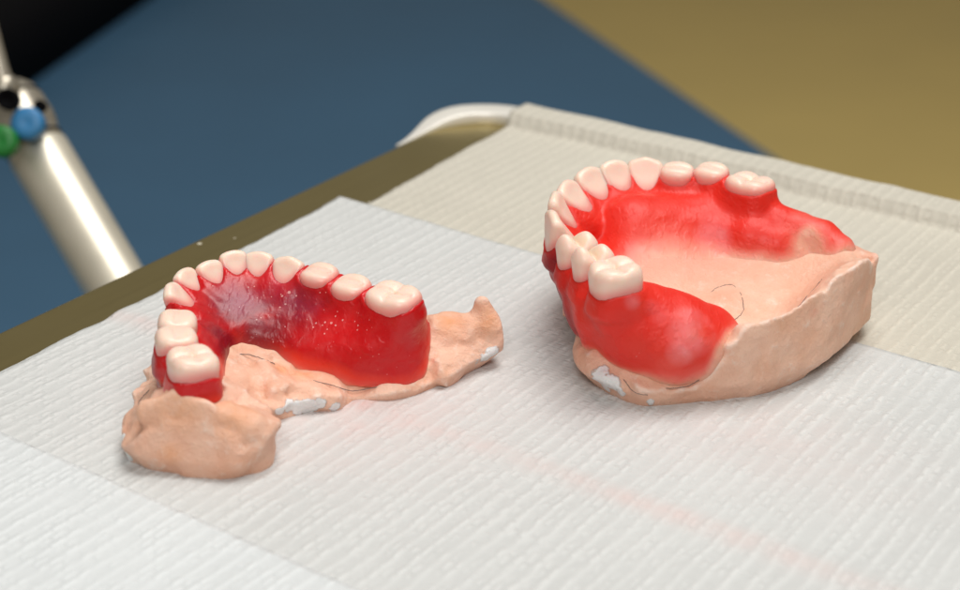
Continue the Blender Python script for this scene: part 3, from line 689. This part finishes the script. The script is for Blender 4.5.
def sheet_mesh(name, b0f, b1, a0, a1, zf, mat, label, step=1.1, pinkf=None, thick=.35):
    na = int(abs(a1-a0)/step)+1; nb = int((b1-14)/step)+1
    V, F, pk = [], [], []
    aa = np.linspace(a0, a1, na); tt = np.linspace(0, 1, nb)
    A = np.repeat(aa, nb); T = np.tile(tt, na)
    b0 = b0f(A); B = b0+(b1-b0)*T
    P3 = np.stack([B, A, np.zeros_like(A)], -1)
    wav = .16*vnoise(P3, 14)+.10*vnoise(P3, 5)
    Zt = zf(A, B)+wav+.16
    top = np.stack([B, A, Zt], -1); bot = np.stack([B, A, Zt-thick], -1)
    # ragged torn-looking fibre edge
    n = na*nb; I = np.arange(n).reshape(na, nb)
    q = np.stack([I[:-1, :-1], I[:-1, 1:], I[1:, 1:], I[1:, :-1]], -1).reshape(-1, 4)
    ring = np.concatenate([I[0, :], I[1:, -1], I[-1, -2::-1], I[-2:0:-1, 0]])
    side = np.stack([ring, np.roll(ring, -1), np.roll(ring, -1)+n, ring+n], -1)
    if a1 < a0: q = q[:, ::-1]; side = side[:, ::-1]
    pink = pinkf(A, B) if pinkf else np.zeros(n)
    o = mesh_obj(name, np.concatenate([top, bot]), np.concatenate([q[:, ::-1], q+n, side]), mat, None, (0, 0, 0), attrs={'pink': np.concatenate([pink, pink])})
    frame_obj(o); tag(o, label, 'paper bib', 'paper bibs lining the tray'); return o
def z_far(A, B):       # lies on the plate, climbs over the rim and hangs down behind it
    up = 3.85*sstep(-5.4, -3.2, A)-2.4*sstep(5.4, 7.6, A)
    return up
def z_far2(A, B): return z_far(A, B)+.1*np.sin(B*.21)
def b_edge(x0, s, amp): return lambda A: x0+s*A+amp*np.sin(A*.35)+amp*.6*np.sin(A*1.3+1)
far = sheet_mesh('paper_bib', b_edge(16.2, -.055, .12), 318, 7.4, -110, z_far2, M_PAPF, 'beige paper bib at the back, folded over the far rim of the tray')
def z_mid(A, B):
    e = np.clip(-73.6-A, 0, None)
    return .45+.35*np.exp(-e/5.0)*(.55+.45*np.sin(B*.05+1.2))+.35*np.exp(-(e-77)**2/9)-.2*np.exp(-(e-82)**2/14)
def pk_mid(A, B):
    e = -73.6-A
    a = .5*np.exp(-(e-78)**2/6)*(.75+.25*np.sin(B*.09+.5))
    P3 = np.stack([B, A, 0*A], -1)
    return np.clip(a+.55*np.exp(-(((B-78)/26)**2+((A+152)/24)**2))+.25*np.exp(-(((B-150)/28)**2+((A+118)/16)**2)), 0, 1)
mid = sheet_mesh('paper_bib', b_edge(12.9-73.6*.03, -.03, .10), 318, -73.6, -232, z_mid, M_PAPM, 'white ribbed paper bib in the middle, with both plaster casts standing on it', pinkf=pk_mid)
def z_near(A, B):
    e = np.clip(-199.6-A, 0, None)
    return .98+.12*np.exp(-e/6.0)*(.6+.4*np.sin(B*.04))
near_s = sheet_mesh('paper_bib', b_edge(20, 0, .1), 318, -199.6, -296, z_near, M_PAPN, 'cool white paper bib at the front corner, overlapping the middle bib')

# ================================================================== AIR-WATER SYRINGE
def lathe(name, p0, axis, prof, mat, parent, origin, n=40):
    axis = np.array(axis, float)/np.linalg.norm(axis)
    a = np.cross(axis, [0, 0, 1.]); a /= np.linalg.norm(a); b = np.cross(axis, a)
    V, F = [], []
    for d, r in prof:
        for k in range(n):
            an = 2*math.pi*k/n; V.append(np.array(p0)+axis*d+r*(a*math.cos(an)+b*math.sin(an)))
    for i in range(len(prof)-1):
        for k in range(n): F.append((i*n+k, i*n+(k+1) % n, (i+1)*n+(k+1) % n, (i+1)*n+k))
    F.append(tuple(range(n-1, -1, -1))); F.append(tuple(range(len(V)-n, len(V))))
    return mesh_obj(name, V, F, mat, parent, origin)
S0 = np.array((-104.88, 454.52, -74.31)); S1 = np.array((-141.53, 492.81, -29.25)); SA = (S1-S0)/np.linalg.norm(S1-S0); SLEN = np.linalg.norm(S1-S0)
syr = thing('dental_syringe', S0, 'silver air and water syringe with blue and green buttons beside the tray', 'dental syringe')
lathe('handle', S0, SA, [(-30, 9.2), (-29, 9.8), (0, 9.9), (SLEN-1.2, 9.9), (SLEN-.3, 9.6), (SLEN, 9.0)], M_ALU, syr, S0)
lathe('collar', S0, SA, [(SLEN+.15, 8.9), (SLEN+1.0, 9.5), (SLEN+2.4, 9.6), (SLEN+3.2, 9.2), (SLEN+6, 10.2), (SLEN+10, 10.8), (SLEN+16, 10.6), (SLEN+20, 9.8), (SLEN+23, 7.8), (SLEN+24.6, 5.0), (SLEN+25, 2.2)], M_HEAD, syr, S0)
VIEW = np.array([0, -math.cos(math.radians(25.6)), math.sin(math.radians(25.6))])
def button(p, mat, r):
    c = np.array(p)
    lathe('button', c-VIEW*6, VIEW, [(0, r*.8), (5.2, r*.82), (5.4, r), (8.2, r), (9.0, r*.9), (9.4, r*.72), (9.4, r*.3), (9.1, .2)], mat, syr, S0, 28)
lathe('ring', S0, SA, [(SLEN+1.4, 9.0), (SLEN+1.45, 9.75), (SLEN+2.3, 9.75), (SLEN+2.35, 9.0)], M_DARK, syr, S0)
lathe('ring', S0, SA, [(SLEN+17.0, 9.8), (SLEN+17.05, 10.6), (SLEN+17.9, 10.5), (SLEN+18, 9.6)], M_DARK, syr, S0)
H_AX = S0+SA*(SLEN+12)
button((-140.01, 482.38, -16.75), M_BLUE, 5.2); button((-146.51, 474.86, -19.91), M_GREEN, 5.0)
lathe('port', np.array((-145.28, 480.57, -7.99))-VIEW*4, VIEW, [(0, 3.4), (4.2, 3.4), (4.6, 2.7), (3.2, 2.2), (3.1, .1)], M_DARK, syr, S0, 20)
T0 = np.array((-149.05, 492.46, -8.42)); T1 = np.array((-154.97, 502.89, 13.69)); TA = T1-T0
lathe('nozzle', T0-TA*.12, TA, [(0, 3.2), (6, 3.0), (10, 2.6), (40, 2.1), (70, 1.7)], M_HEAD, syr, S0, 20)

lathe('nut', T0-TA*.10, TA, [(0, 4.2), (.4, 4.6), (5.0, 4.6), (5.4, 4.2)], M_HEAD, syr, S0, 6)
lathe('screw', np.array((-136.42, 484.15, -11.49))-VIEW*2, VIEW, [(0, 1.9), (2.6, 1.9), (3.0, 1.5), (2.4, 1.1)], M_DARK, syr, S0, 16)
# ================================================================== CHAIR AND FLOOR BEHIND
ZC = -250.
CH = [(244.21, 1006.74, -250.00), (77.80, 1471.27, -250.00)]
cA, cB = np.array(CH[0][:2]), np.array(CH[1][:2]); cd = (cB-cA)/np.linalg.norm(cB-cA); cn = np.array([-cd[1], cd[0]])   # cn points left, into the seat
def cushion(name, quad, z0, z1, r, mat, parent, origin):
    n = 6; V, F = [], []; q = np.array(quad, float); c = q.mean(0)
    rings = [(0, z0)]+[(0, z1-r)]+[(r*(1-math.cos(math.radians(90*k/n))), z1-r+r*math.sin(math.radians(90*k/n))) for k in range(1, n+1)]
    out = []
    for i in range(len(q)):            # round plan corners
        a, b, d = q[i-1], q[i], q[(i+1) % len(q)]
        u = (a-b)/np.linalg.norm(a-b); w = (d-b)/np.linalg.norm(d-b); R = r*1.6
        for k in range(7):
            t = k/6; out.append((1-t)**2*(b+u*R)+2*t*(1-t)*b+t*t*(b+w*R))
    q = np.array(out); m = len(q)
    nr = []
    for i in range(m):
        t = q[(i+1) % m]-q[i-1]; t /= np.linalg.norm(t)+1e-9; nv = np.array([-t[1], t[0]])
        if nv@(c-q[i]) < 0: nv = -nv
        nr.append(nv)
    nr = np.array(nr)
    for ins, z in rings: V += [(*(q[i]+nr[i]*ins), z) for i in range(m)]
    k0 = len(rings)
    for k in range(k0-1):
        for i in range(m): F.append((k*m+i, k*m+(i+1) % m, (k+1)*m+(i+1) % m, (k+1)*m+i))
    F.append(tuple(range((k0-1)*m, k0*m))); F.append(tuple(range(m-1, -1, -1)))
    return mesh_obj(name, V, F, mat, parent, origin)
q0 = cA-cd*620; q1 = cB+cd*900
chair = thing('dental_chair', (*(q0+cn*400), -420), 'blurred blue vinyl dental chair behind and below the tray', 'dental chair')
CO = (*(q0+cn*400), -420)
cushion('seat', [q0, q1, q1+cn*1500, q0+cn*1500], -330, ZC, 26, M_VINYL, chair, CO)
cushion('pedestal', [q0+cd*500+cn*300, q0+cd*900+cn*300, q0+cd*900+cn*700, q0+cd*500+cn*700], -419.5, -331, 40, M_DARK, chair, CO)
k0 = np.array((-350.88, 1225.02, -249.00)[:2]); k1 = np.array((-297.64, 1488.18, -249.00)[:2]); kd = (k1-k0)/np.linalg.norm(k1-k0); kn = np.array([-kd[1], kd[0]])
cushion('dark_block', [k0-kd*300, k1+kd*260, k1+kd*260+kn*420, k0-kd*300+kn*420], -249, -190, 18, M_DARK, chair, CO)  # plain dark block on the left part of the seat
floor = mesh_obj('floor', [(-6000, -3000, -420), (6000, -3000, -420), (6000, 9000, -420), (-6000, 9000, -420)], [(0, 1, 2, 3)], M_FLOOR, None, (0, 0, 0), smooth=False)
tag(floor, kind='structure')

# ================================================================== CAMERA, LIGHT, WORLD
cam = bpy.data.cameras.new('camera'); co = bpy.data.objects.new('camera', cam); COL.objects.link(co)
co.location = (0, 0, .1555); co.rotation_euler = (math.radians(90-25.6), 0, 0)
cam.sensor_fit = 'HORIZONTAL'; cam.sensor_width = 36; cam.lens = 1641/960*36
cam.clip_start = .01; cam.clip_end = 60
cam.dof.use_dof = True; cam.dof.focus_distance = .325; cam.dof.aperture_fstop = 15; cam.dof.aperture_blades = 0
SC.camera = co
def area(name, loc, target, sx, sy, power, col):
    l = bpy.data.lights.new(name, 'AREA'); l.shape = 'RECTANGLE'; l.size = sx; l.size_y = sy; l.energy = power; l.color = col
    o = bpy.data.objects.new(name, l); COL.objects.link(o); o.location = loc
    d = np.array(target)-np.array(loc)
    from mathutils import Vector
    o.rotation_euler = Vector(d).to_track_quat('-Z', 'Y').to_euler(); return o
area('ceiling_bounce', (.22, .50, 1.2), (0.02, .35, 0), .75, .75, 14.5, (1, .97, .93))
area('camera_flash', (-.05, -.15, .45), (0.02, .34, 0), .22, .16, 1.5, (1, .98, .96))
w = bpy.data.worlds.new('World'); SC.world = w; w.use_nodes = True
bg = w.node_tree.nodes['Background']; bg.inputs['Color'].default_value = (.95, .88, .76, 1); bg.inputs['Strength'].default_value = .165
SC.view_settings.view_transform = 'Standard'; SC.view_settings.look = 'None'
SC.view_settings.exposure = 0.02; SC.view_settings.gamma = 1
SC.cycles.use_denoising = True
SC.cycles.max_bounces = 8
